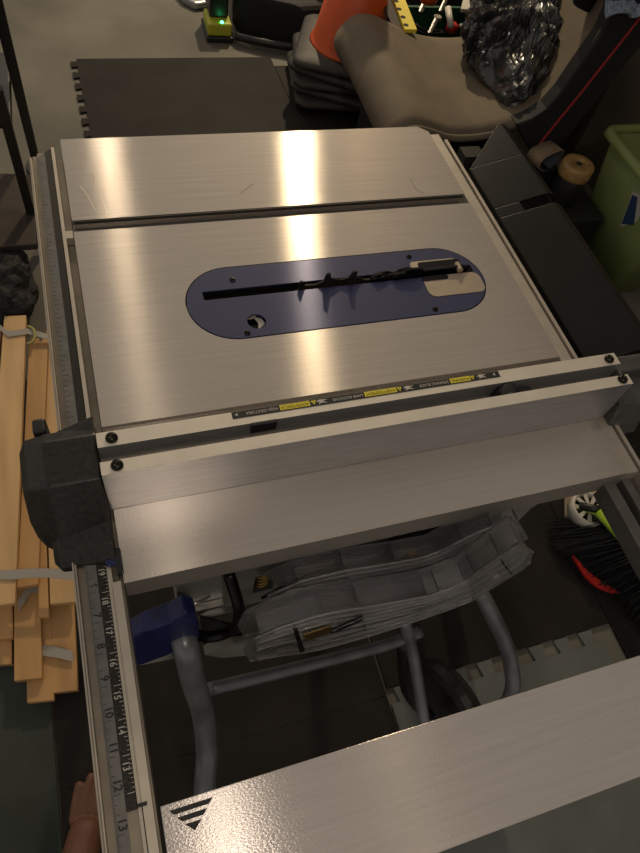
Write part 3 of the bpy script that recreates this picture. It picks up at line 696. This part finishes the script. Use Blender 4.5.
# tool bag
a = at(268, 30, .0)
b = nb(); prism(b, [at(x, y, .002) for x, y in ((232, 28), (240, 36), (300, 48), (322, 46), (336, 0), (330, -40), (230, -40))], (0, 0, .16)); o = obj('tool_bag', b, 'blackcloth', None, bevel=.03); tag(o, 'black fabric tool bag on the floor beside the charger', 'tool bag')
b = nb(); tube(b, [at(236, 36, .03), at(262, 42, .035), at(296, 48, .03)], .016, 10); o = obj('hose', b, 'blackplastic', None, True); tag(o, 'black rubber tube lying along the front of the tool bag', 'hose')
b = nb(); prism(b, [at(x, y, .002) for x, y in ((168, -12), (182, 4), (196, 11), (210, 9), (212, -20))], (0, 0, .03)); o = obj('grey_cloth', b, 'reflect', None, bevel=.012); tag(o, 'pale grey plastic piece left of the charger', 'plastic piece')
# green tool tray
zc = .26; e = empty('tool_tray', at(440, 20, 0), 'open green plastic tool tray full of tools behind the seat', 'tool tray')
P4 = [at(398, 8, zc), at(482, 16, zc), at(486, 62, zc), at(398, 62, zc)]
cx = sum((p.x for p in P4)) / 4; cy = sum((p.y for p in P4)) / 4
x0, x1, y0, y1 = P4[0].x, P4[1].x, P4[2].y, P4[0].y
b = nb(); box(b, x0, x1, y0, y1, .08, .09); box(b, x0, x1, y0, y0 + .006, .08, zc); box(b, x0, x1, y1 - .006, y1, .08, zc); box(b, x0, x0 + .006, y0, y1, .08, zc); box(b, x1 - .006, x1, y0, y1, .08, zc)
box(b, x0 + .02, x1 - .02, y0 + .02, y1 - .02, .0005, .08)
box(b, x0 - .006, x1 + .006, y1 - .008, y1 + .008, zc, zc + .008); box(b, x0 - .006, x1 + .006, y0 - .008, y0 + .008, zc, zc + .008)
obj('tray', b, 'green', e, bevel=.002)
def tool(nm, lab, cat, build, m): 
    b = nb(); build(b); o = obj(nm, b, m, None, False); tag(o, lab, cat); return o
e = empty('clamp', at(450, 33, .23), 'small clamp with red jaw and white handle in the green tray', 'clamp')
b = nb(); tube(b, [at(448, 8, .30), at(451, 27, .27)], .012, 12, False); obj('handle', b, 'white', e, True)
b = nb(); lathe(b, [(.024, 0), (.024, .022), (.014, .03)], at(451, 31, .245), 14); obj('jaw', b, 'redp', e, True)
b = nb(); tube(b, [at(460, 27, .27), at(470, 25, .27)], .010, 10, False); obj('screw', b, 'chrome', e, True)
tool('spanner', 'grey spanner standing left of the red clamp in the green tray', 'spanner', lambda b: (tube(b, [at(436, 20, .28), at(428, 37, .24)], .010, 8, False), lathe(b, [(.016, 0), (.016, .01)], at(437, 19, .28), 10)), 'chrome')
tool('pliers', 'dark pliers lying left in the green tray', 'pliers', lambda b: (tube(b, [at(415, 24, .26), at(425, 30, .255), at(445, 31, .25)], .005, 8), tube(b, [at(417, 30, .26), at(428, 34, .255), at(445, 33, .25)], .005, 8)), 'pawl')
tool('pipe_fitting', 'small grey ring fitting at the right of the green tray', 'fitting', lambda b: lathe(b, [(.015, -.008), (.022, -.008), (.022, .008), (.015, .008)], at(471, 27, .26), 16, axis=(0, -.6, .8), closed=True), 'chrome')
tool('steel_bar', 'grey steel bar leaning at the top behind the green tray', 'bar', lambda b: tube(b, [at(428, -6, .32), at(420, 13, .28)], .010, 8, False), 'chrome')
tool('steel_bar', 'thin steel bar right of the other behind the tray', 'bar', lambda b: tube(b, [at(448, -6, .32), at(440, 12, .28)], .008, 8, False), 'chrome')
tool('white_panel', 'off-white flat board leaning at the top between tray and black bag', 'board', lambda b: prism(b, [at(x, y, .30) for x, y in ((466, -14), (486, -14), (478, 14), (460, 12))], (0, 0, .012)), 'white')
# yellow perforated bar
b = nb(); prism(b, [at(x, y, .36) for x, y in ((385, -18), (396, -18), (416, 33), (404, 33))], (0, 0, .012)); e = obj('perforated_bar', b, 'yellow', None); tag(e, 'yellow bar with a row of dark round holes beside the orange cone', 'perforated bar')
for i, (x, y) in enumerate(((396, 1), (399, 9), (403, 17), (406, 25))):
    b = nb(); lathe(b, [(.0095, 0), (.0095, .0006)], at(x, y, .3722), 14); obj('hole', b, 'dark', e)
b = nb(); prism(b, [at(x, y, .355) for x, y in ((371, -18), (384, -18), (403, 33), (392, 26))], (0, 0, .004)); o = obj('wooden_board', b, 'brownstep', None, bevel=.001); tag(o, 'dark brown board lying just left of the yellow bar', 'board')
b = nb(); box(b, 1.05, 1.84, 2.45, 2.95, .0005, .34); o = obj('storage_box', b, 'blackplastic', None, bevel=.02); tag(o, 'black storage box in the dark beyond the green tray', 'storage box')
b = nb(); lathe(b, [(.03, 0), (.035, .03), (.03, .05)], at(428, 2, .34), 14); o = obj('orange_cap', b, 'orange', None, True); tag(o, 'small orange-brown cap at the top edge beyond the tray', 'cap')

# added posts standing in for dark shadow strips on the wall
for i, (px, w) in enumerate(((612, .020), (628, .030))):
    q = at(px, 90 - 20 * i, .5); 
b = nb(); q = at(588, 150, .0); box(b, 1.828, 1.8595, 1.66, 1.70, 0.0005, 2.38); o = obj('shadow_post', b, 'brownstep'); tag(o, 'thin dark post standing in for a wall shadow strip, further from the camera', 'post', 'shadow posts against the wall')
b = nb(); box(b, 1.828, 1.8595, 1.50, 1.56, 0.0005, 2.38); o = obj('shadow_post', b, 'brownstep'); tag(o, 'wider dark post standing in for a wall shadow strip, nearer the green tote', 'post', 'shadow posts against the wall')

# black case, can, belt
b = nb(); box(b, 1.14, 1.60, .96, 1.185, .0005, .19); o = obj('tool_case', b, 'blackplastic', None, bevel=.01); tag(o, 'black case under the amber-capped can', 'case')
ctop = at(579, 164, .32); e = empty('paint_can', (ctop.x, ctop.y, .19), 'round black can with amber-brown cap beside the green tote', 'can')
b = nb(); lathe(b, [(.044, 0), (.046, .004), (.046, .09), (.044, .094)], (ctop.x, ctop.y, .1905), 30); obj('can_body', b, 'blackplastic', e, True)
b = nb(); lathe(b, [(.050, -.004), (.0515, .0), (.0515, .030), (.049, .036), (.044, .038), (.012, .038), (.011, .034), (.0001, .034)], (ctop.x, ctop.y, .286), 36); obj('cap', b, 'can', e, True)
b = nb(); lathe(b, [(.009, 0), (.009, .002)], (ctop.x, ctop.y, .3205), 16); obj('cap_hole', b, 'dark', e)
bcn = at(545, 155, .30)
path = []
for k in range(28):
    a = 2 * PI * k / 28; path.append((math.cos(a) * .058, math.sin(a) * .032 + .006 * math.cos(2 * a)))
b = nb(); ax = Vector((-.35, .93, .0)).normalized(); ux = Vector((.93, .35, 0)); uz = Vector((0, 0, 1))
V = []
for s, rsc in ((-.028, 1), (.028, 1), (.028, .94), (-.028, .94)):
    V.append([b.verts.new(bcn + ax * s + ux * (x * rsc) + uz * (z * rsc)) for x, z in path])
for q in range(4):
    for i in range(28):
        f = b.faces.new((V[q][i], V[q][(i + 1) % 28], V[(q + 1) % 4][(i + 1) % 28], V[(q + 1) % 4][i])); f.material_index = 1 if q == 2 else 0
o = obj('sanding_belt', b, ['abr', 'abrin'], None, True); tag(o, 'brown sanding belt loop lying on its side beside the amber-capped can', 'sanding belt')
b = nb(); box(b, bcn.x - .06, bcn.x + .06, bcn.y - .03, bcn.y + .05, .191, bcn.z - .034); o = obj('dark_box', b, 'blackplastic', None, bevel=.006); tag(o, 'small black box under the sanding belt', 'box')
b = nb(); box(b, .80, 1.13, .92, 1.10, .0005, .26); o = obj('grey_bin', b, 'body', None, bevel=.01); tag(o, 'low grey box between the seat and the black channel', 'box')

# green tote
zt_ = .40; A = at(612, 127, zt_); 
e = empty('storage_tote', (A.x + .2, A.y - .2, 0), 'translucent green plastic storage tote at the right edge', 'storage tote')
x0 = 1.575; x1 = 1.83; y0 = .745; y1 = 1.13
def ring(x0, x1, y0, y1, z, r): return rrect(x0, x1, y0, y1, r, z, 5)
b = nb(); rs = [ring(x0 + .06, x1 - .06, y0 + .05, y1 - .05, .014, .03), ring(x0 + .012, x1 - .01, y0 + .008, y1 - .008, zt_ - .02, .03)]
ins = [[(p[0] * .99 + .01 * 1.7, p[1] * .99 + .01 * .92, p[2] + .004) for p in r_] for r_ in rs]
V = [[b.verts.new(p) for p in r_] for r_ in rs]; n = len(V[0])
for i in range(n): b.faces.new((V[0][i], V[0][(i + 1) % n], V[1][(i + 1) % n], V[1][i]))
b.faces.new(V[0][::-1]); o = obj('tote_body', b, 'tote', e, True); s_ = o.modifiers.new('s', 'SOLIDIFY'); s_.thickness = .003
b = nb(); rr2 = [ring(x0 + .012, x1 - .01, y0 + .008, y1 - .008, zt_ - .022, .03), ring(x0 - .015, x1 + .015, y0 - .015, y1 + .015, zt_ - .018, .04), ring(x0 - .012, x1 + .012, y0 - .012, y1 + .012, zt_, .04), ring(x0 + .012, x1 - .01, y0 + .008, y1 - .008, zt_ + .004, .03)]
V = [[b.verts.new(p) for p in r_] for r_ in rr2]
for q in range(4):
    for i in range(n): b.faces.new((V[q][i], V[q][(i + 1) % n], V[(q + 1) % 4][(i + 1) % n], V[(q + 1) % 4][i]))
obj('rim', b, 'tote', e, True)
def wallpt(y, z): # point on the tapered left wall
    t = (z - .014) / (zt_ - .034); return Vector((x0 + .06 + (.012 - .06) * t - .003, y, z))
b = nb(); prism(b, [wallpt(.925, .325), wallpt(.865, .345), wallpt(.850, .270), wallpt(.900, .205)], (-.0008, 0, 0)); tl = obj('sticker', b, 'whiteink', e, label='white-edged blue sticker')
b = nb(); prism(b, [wallpt(y, z) + Vector((-.001, 0, 0)) for y, z in ((.918, .316), (.896, .325), (.860, .262), (.858, .250), (.900, .218))], (-.0008, 0, 0)); obj('sticker_print', b, 'stickerblue', tl)
b = nb(); prism(b, [wallpt(y, z) + Vector((.012, 0, 0)) for y, z in ((1.0, .165), (.94, .19), (.86, .14), (.84, .06), (.88, .04), (.95, .09))], (.001, 0, 0)); obj('paper_slip', b, 'totein', e, label='teal slip with dark scribbled lines')
b = nb()
for k in range(6):
    y = .945 - .018 * k; z = .165 - .018 * k
    prism(b, [wallpt(y, z) + Vector((.010, 0, 0)), wallpt(y - .012, z - .004) + Vector((.010, 0, 0)), wallpt(y - .012, z - .04) + Vector((.010, 0, 0)), wallpt(y - .007, z - .036) + Vector((.010, 0, 0))], (.001, 0, 0))
obj('scribble', b, 'ink', e)
b = nb(); box(b, 1.66, 1.79, .85, 1.08, .03, .30); o = obj('green_box', b, 'lime', None, bevel=.02); tag(o, 'bright green plastic box inside the translucent tote', 'box')

# =================================================================== BROOM, DUSTPAN, FAN
e = empty('broom', at(610, 550, .0125), 'broom head with long black bristles and lime green handle below the right rail', 'broom')
b = nb(); random.seed(5)
tips = catmull([at(*q, .02) for q in ((580, 526), (550, 524), (552, 545), (572, 560), (592, 584), (618, 600), (642, 628), (668, 650))], 8)
hd0, hd1 = at(622, 522, .085), at(720, 560, .085)
for k in range(2600):
    t = random.random(); i = t * (len(tips) - 1); a = tips[int(i)].lerp(tips[min(int(i) + 1, len(tips) - 1)], i - int(i))
    q = hd0.lerp(hd1, min(1, max(0, t + random.uniform(-.04, .04)))) + Vector((random.uniform(-.01, .01), random.uniform(-.015, .015), random.uniform(-.02, .02)))
    tip = q.lerp(a, random.uniform(.72, 1.04)); tip.z = .014 + random.random() * .03
    mid = q.lerp(tip, .5) + Vector((random.uniform(-.006, .006), random.uniform(-.006, .006), .022 + random.random() * .022))
    pr_ = [q, mid, tip]; w = .0017
    d = (tip - q).normalized(); n1 = d.cross(Vector((0, 0, 1))).normalized() * w; n2 = Vector((0, 0, w))
    V = [[b.verts.new(p + n1 * s), b.verts.new(p - n1 * s), b.verts.new(p + n2 * s)] and [b.verts.new(p + n1 * s), b.verts.new(p - n1 * s), b.verts.new(p + n2 * s * 1.6)] for p, s in zip(pr_, (1, 1, .4))]
    for A_, B_ in zip(V, V[1:]):
        for i2 in range(3): b.faces.new((A_[i2], A_[(i2 + 1) % 3], B_[(i2 + 1) % 3], B_[i2]))
loose = [v for v in b.verts if not v.link_faces]; bmesh.ops.delete(b, geom=loose, context='VERTS')
o = obj('bristles', b, 'bristle', e); o['kind'] = 'stuff'
b = nb(); tube(b, [hd0 + Vector((0, 0, .01)), hd1 + Vector((0, 0, .01))], .028, 12, False); obj('head', b, 'blackplastic', e, True)
b = nb(); tube(b, [at(600, 512, .13), at(640, 556, .16)], .014, 12, False); tube(b, [at(586, 508, .10), at(606, 516, .13), at(640, 556, .15), at(720, 650, .2)], [.010, .014, .014, .013], 12, True); obj('handle', b, 'lime', e, True)
b = nb(); tube(b, [at(580, 506, .12), at(612, 512, .13)], .010, 12, False); obj('socket', b, 'blackplastic', e, True)
e = empty('dustpan', at(600, 580, .0125), 'red dustpan lip showing under the black bristles', 'dustpan')
lip = catmull([at(*q, .03) for q in ((571, 556), (577, 566), (585, 578), (597, 588), (610, 593), (618, 594))], 5)
b = nb(); inner = [p + Vector((.05, .05, 0)) for p in lip]
mid_ = [p + Vector((.006, .012, .0)) * math.sin(PI * i / (len(lip) - 1)) * 1.6 for i, p in enumerate(lip)]
prism(b, [Vector(p) for p in lip] + [Vector(p) for p in mid_[::-1][1:-1]], (0, 0, .008)); obj('lip', b, 'redp', e)
b = nb(); prism(b, [Vector((p.x, p.y, .013)) for p in lip] + [at(650, 560, .013), at(620, 530, .013)], (0, 0, .004)); obj('pan', b, 'bristle', e)
# fan + beige box
b = nb(); prism(b, [at(x, y, .0126) for x, y in ((563, 498), (563, 519), (570, 527), (628, 519), (626, 498), (612, 486), (572, 490))], (0, 0, .05)); o = obj('beige_box', b, 'beige', None, bevel=.01); tag(o, 'beige box on the mat behind the broom', 'box')
fc = at(590, 508, .095); e = empty('round_grille', (fc.x, fc.y, .07), 'small white round grille with spokes lying on the beige box', 'grille')
b = nb(); lathe(b, [(.036, -.03), (.046, -.03), (.046, 0), (.042, .003), (.038, 0)], fc, 32, closed=True); obj('ring', b, 'white', e, True)
b = nb()
for k in range(9):
    a = 2 * PI * k / 9; d = Vector((math.cos(a), math.sin(a), 0)); n_ = Vector((-d.y, d.x, 0)) * .0035
    prism(b, [fc + d * .01 + n_, fc + d * .039 + n_ * 1.6, fc + d * .039 - n_ * 1.6, fc + d * .01 - n_], (0, 0, -.003))
lathe(b, [(.013, -.004), (.013, .001)], fc, 20); obj('spokes', b, 'white', e)
b = nb(); lathe(b, [(.036, -.012), (.036, -.010)], fc, 24); obj('backing', b, 'dark', e)

# =================================================================== BED SLATS on the floor at left
def slat(label, pts, zt, th=.016, m='wood'):
    """pts: near-left, near-right, far-right, far-left"""
    b = nb(); prism(b, [Vector((at(x, y, zt).x, at(x, y, zt).y, zt - th)) for x, y in pts], (0, 0, th)); o = obj('bed_slat', b, m, None, bevel=.0015); tag(o, label, 'wooden slat', 'bundle of pale wooden slats'); return o
L1, L2, L3, L4 = .034, .052, .070, .088; L5 = .106
slat('wooden slat with the near end reaching furthest down, bottom of the bundle', [(27, 703), (54, 700), (50, 560), (24, 560)], L1)
slat('wooden slat second from the right in depth, its near end above the lowest one', [(53, 693), (78, 690), (62, 330), (46, 330)], L1 + .0002)
slat('wooden slat at far left bottom with short stub end', [(-30, 666), (12, 664), (10, 500), (-30, 500)], L1)
slat('wide wooden slat whose near end stops above the lowest slat', [(14, 681), (42, 678), (38, 470), (14, 470)], L2)
slat('wooden slat at far left edge of the picture below the white band', [(-30, 641), (13, 638), (10, 450), (-30, 450)], L2 + .0002)
slat('pale wooden slat nearest the ruler rail with a wide rough end', [(50, 604), (76, 602), (50, 338), (42, 338)], L3, m='wood2')
slat('narrow wooden slat left of the pale rough-ended one', [(39, 617), (49, 617), (39, 338), (31, 338)], L3)
slat('wooden slat in the middle of the bundle under the grey band', [(17, 588), (38, 584), (48, 341), (29, 341)], L4)
slat('topmost wide wooden slat at the left of the bundle', [(-18, 608), (15, 603), (26, 315), (4, 316)], L5, m='wood2')
slat('wooden slat at the left edge of the picture, far part of the bundle', [(-40, 560), (-19, 560), (3, 306), (-14, 306)], L4)
def band(label, pts, z, w):
    b = nb(); P_ = [at(x, y, z + dz) for x, y, dz in pts]; d = Vector((0, w / 2, 0))
    rows = [[p + d for p in P_], [p - d for p in P_]]; grid(b, rows); o = obj('webbing_band', b, 'web', None); s = o.modifiers.new('s', 'SOLIDIFY'); s.thickness = .0015; tag(o, label, 'webbing band', 'grey webbing bands of the slats'); return o
band('light grey webbing band across the far part of the slats', [(-20, 330, 0), (-4, 324, 0), (8, 334, 0), (28, 331, 0), (52, 338, -.01)], .110, .018)
band('light grey webbing band across the slats near the black locking head', [(-20, 573, 0), (8, 575, 0), (30, 573, 0), (50, 573, 0), (80, 576, 0)], .110, .020)
band('short twisted grey webbing end on the middle slats', [(18, 606, 0), (24, 597, .008), (30, 588, .004), (39, 587, 0)], .056, .022)
band('folded grey webbing end on the lower right slats', [(40, 650, 0), (56, 652, .004), (73, 656, .002)], .040, .022)
b = nb(); tube(b, [at(28, 326, .11), at(34, 330, .112), at(34, 340, .11), at(27, 344, .108)], .003, 8); o = obj('cord_loop', b, 'twig', None, True); tag(o, 'small yellowish cord loop by the far webbing band', 'cord')

# =================================================================== STOOL and BAG at left
e = empty('step_stool', at(20, 200, 0), 'black metal folding step stool at the left edge', 'step stool')
def bar(b, a, c, w, t):
    d = (c - a).normalized(); n1 = d.cross(Vector((0, -1, .2))).normalized() * w; n2 = d.cross(n1).normalized() * t
    prism(b, [a + n1 + n2, a - n1 + n2, a - n1 - n2, a + n1 - n2], c - a)
b = nb(); bar(b, at(-6, -10, .70), at(37, 165, .02), .012, .008); obj('leg', b, 'blackplastic', e)
b = nb(); bar(b, at(-3, 88, .55), at(40, 246, .02), .011, .008); obj('leg', b, 'blackplastic', e)
b = nb(); prism(b, [at(x, y, .40) for x, y in ((-20, 58), (11, 60), (13, 128), (-20, 132))], (0, 0, .02)); obj('tread', b, 'blackplastic', e, bevel=.004)
b = nb(); prism(b, [at(x, y, .14) for x, y in ((-20, 178), (34, 180), (38, 250), (-20, 254))], (0, 0, .02)); obj('tread', b, 'brownstep', e, bevel=.004)
b = nb(); prism(b, [at(x, y, .02) for x, y in ((27, 175), (31, 166), (36, 170), (36, 186))], (0, 0, .03)); obj('foot', b, 'blackplastic', e)
def bgf(u, v):
    th = 2 * PI * u; ph = PI * (v * .98 + .01); d = Vector((math.sin(ph) * math.cos(th), math.sin(ph) * math.sin(th), math.cos(ph)))
    c = at(2, 288, .08); return Vector((c.x + .075 * d.x, c.y + .13 * d.y, .085 + .075 * d.z)), d, 1
crumple('fabric_bag', 'black fabric bag on the floor at the far end of the slats', 'bag', bgf, 'blackcloth', .03, 21, 40, 30)

# =================================================================== PERSON (bare foot under the rail)
e = empty('person', (-.14, -.40, .0125), 'bare foot of a standing person on the dark mat left of the ruler rail', 'person')
def skinmesh(name, chain, mname):
    """chains: list of lists of (point, radius); the first chain is the trunk, the others start on a trunk vertex index"""
    me = bpy.data.meshes.new(name); vs = []; es = []; rs = []
    for st_, ch_ in chain:
        prev = st_
        for p, r in ch_:
            vs.append(p); rs.append(r)
            if prev is not None: es.append((prev, len(vs) - 1))
            prev = len(vs) - 1
    me.from_pydata([Vector(v) for v in vs], es, []); o = bpy.data.objects.new(name, me); C.objects.link(o)
    o.modifiers.new('skin', 'SKIN'); 
    for i, r in enumerate(rs):
        d = me.skin_vertices[0].data[i]; d.radius = r if isinstance(r, tuple) else (r, r)
    me.skin_vertices[0].data[0].use_root = True
    sb_ = o.modifiers.new('sub', 'SUBSURF'); sb_.levels = 2; sb_.render_levels = 2
    bpy.context.view_layer.update()
    nm_ = bpy.data.meshes.new_from_object(o.evaluated_get(bpy.context.evaluated_depsgraph_get())); bpy.data.objects.remove(o)
    b = nb(); b.from_mesh(nm_); bpy.data.meshes.remove(nm_); return b
fx = -.135; zf0 = .014
trunk = [((fx, -.405, .60), .055), ((fx, -.405, .50), .058), ((fx, -.405, .38), .052), ((fx, -.408, .25), .040), ((fx, -.410, .13), .034), ((fx, -.408, .075), .036),
         ((fx, -.355, .062), .036), ((fx - .002, -.305, .046), .034), ((fx - .002, -.265, .034), .033)]
ch_ = [(None, trunk), (5, [((fx, -.445, .045), .032)])]
toe = [(-.034, -.240, -.206, .0100), (-.017, -.232, -.190, .0105), (.002, -.228, -.182, .0108), (.020, -.228, -.178, .0112), (.044, -.232, -.176, .0150)]
bms = skinmesh('foot', ch_, 'skin')
for dx, ya, yb2, r in toe:
    tb = skinmesh('toe', [(None, [((fx + dx * .8, ya - .045, .030), r * 1.2), ((fx + dx, ya, .027), r * 1.05), ((fx + dx * 1.05, (ya + yb2) / 2, .028), r * .9), ((fx + dx * 1.06, yb2 - .004, .023), r)])], 'skin')
    m2 = bpy.data.meshes.new('x'); tb.to_mesh(m2); tb.free(); bms.from_mesh(m2); bpy.data.meshes.remove(m2)
bmesh.ops.rotate(bms, cent=(fx - .036, -.206, 0), matrix=Matrix.Rotation(-.36, 3, 'Z'), verts=bms.verts)
bmesh.ops.translate(bms, vec=(.008, .012, 0), verts=bms.verts)
o = obj('foot', bms, 'skin', e, True)
rm = o.modifiers.new('r', 'REMESH'); rm.mode = 'VOXEL'; rm.voxel_size = .0028; rm.use_smooth_shade = True
sm = o.modifiers.new('sm', 'SMOOTH'); sm.iterations = 4

# =================================================================== LIGHT
def lamp(name, loc, energy, r, col):
    l = bpy.data.lights.new(name, 'POINT'); l.energy = energy; l.shadow_soft_size = r; l.color = col
    o = bpy.data.objects.new(name, l); C.objects.link(o); o.location = loc; return o
lamp('ceiling_lamp_far_right', (1.45, 3.9, 2.35), 100, .05, (1, .80, .52))
lamp('ceiling_lamp_far_left', (.18, 3.9, 2.35), 16, .05, (1, .82, .58))
lamp('ceiling_lamp_near', (.095, -.85, 2.35), 7.5, .05, (1, .86, .70))
w = bpy.data.worlds.new('world'); scene.world = w; w.use_nodes = True
w.node_tree.nodes['Background'].inputs[0].default_value = (1, .90, .78, 1); w.node_tree.nodes['Background'].inputs[1].default_value = .13
scene.view_settings.view_transform = 'Standard'; scene.view_settings.look = 'None'; scene.view_settings.gamma = 1; scene.view_settings.exposure = 1.08
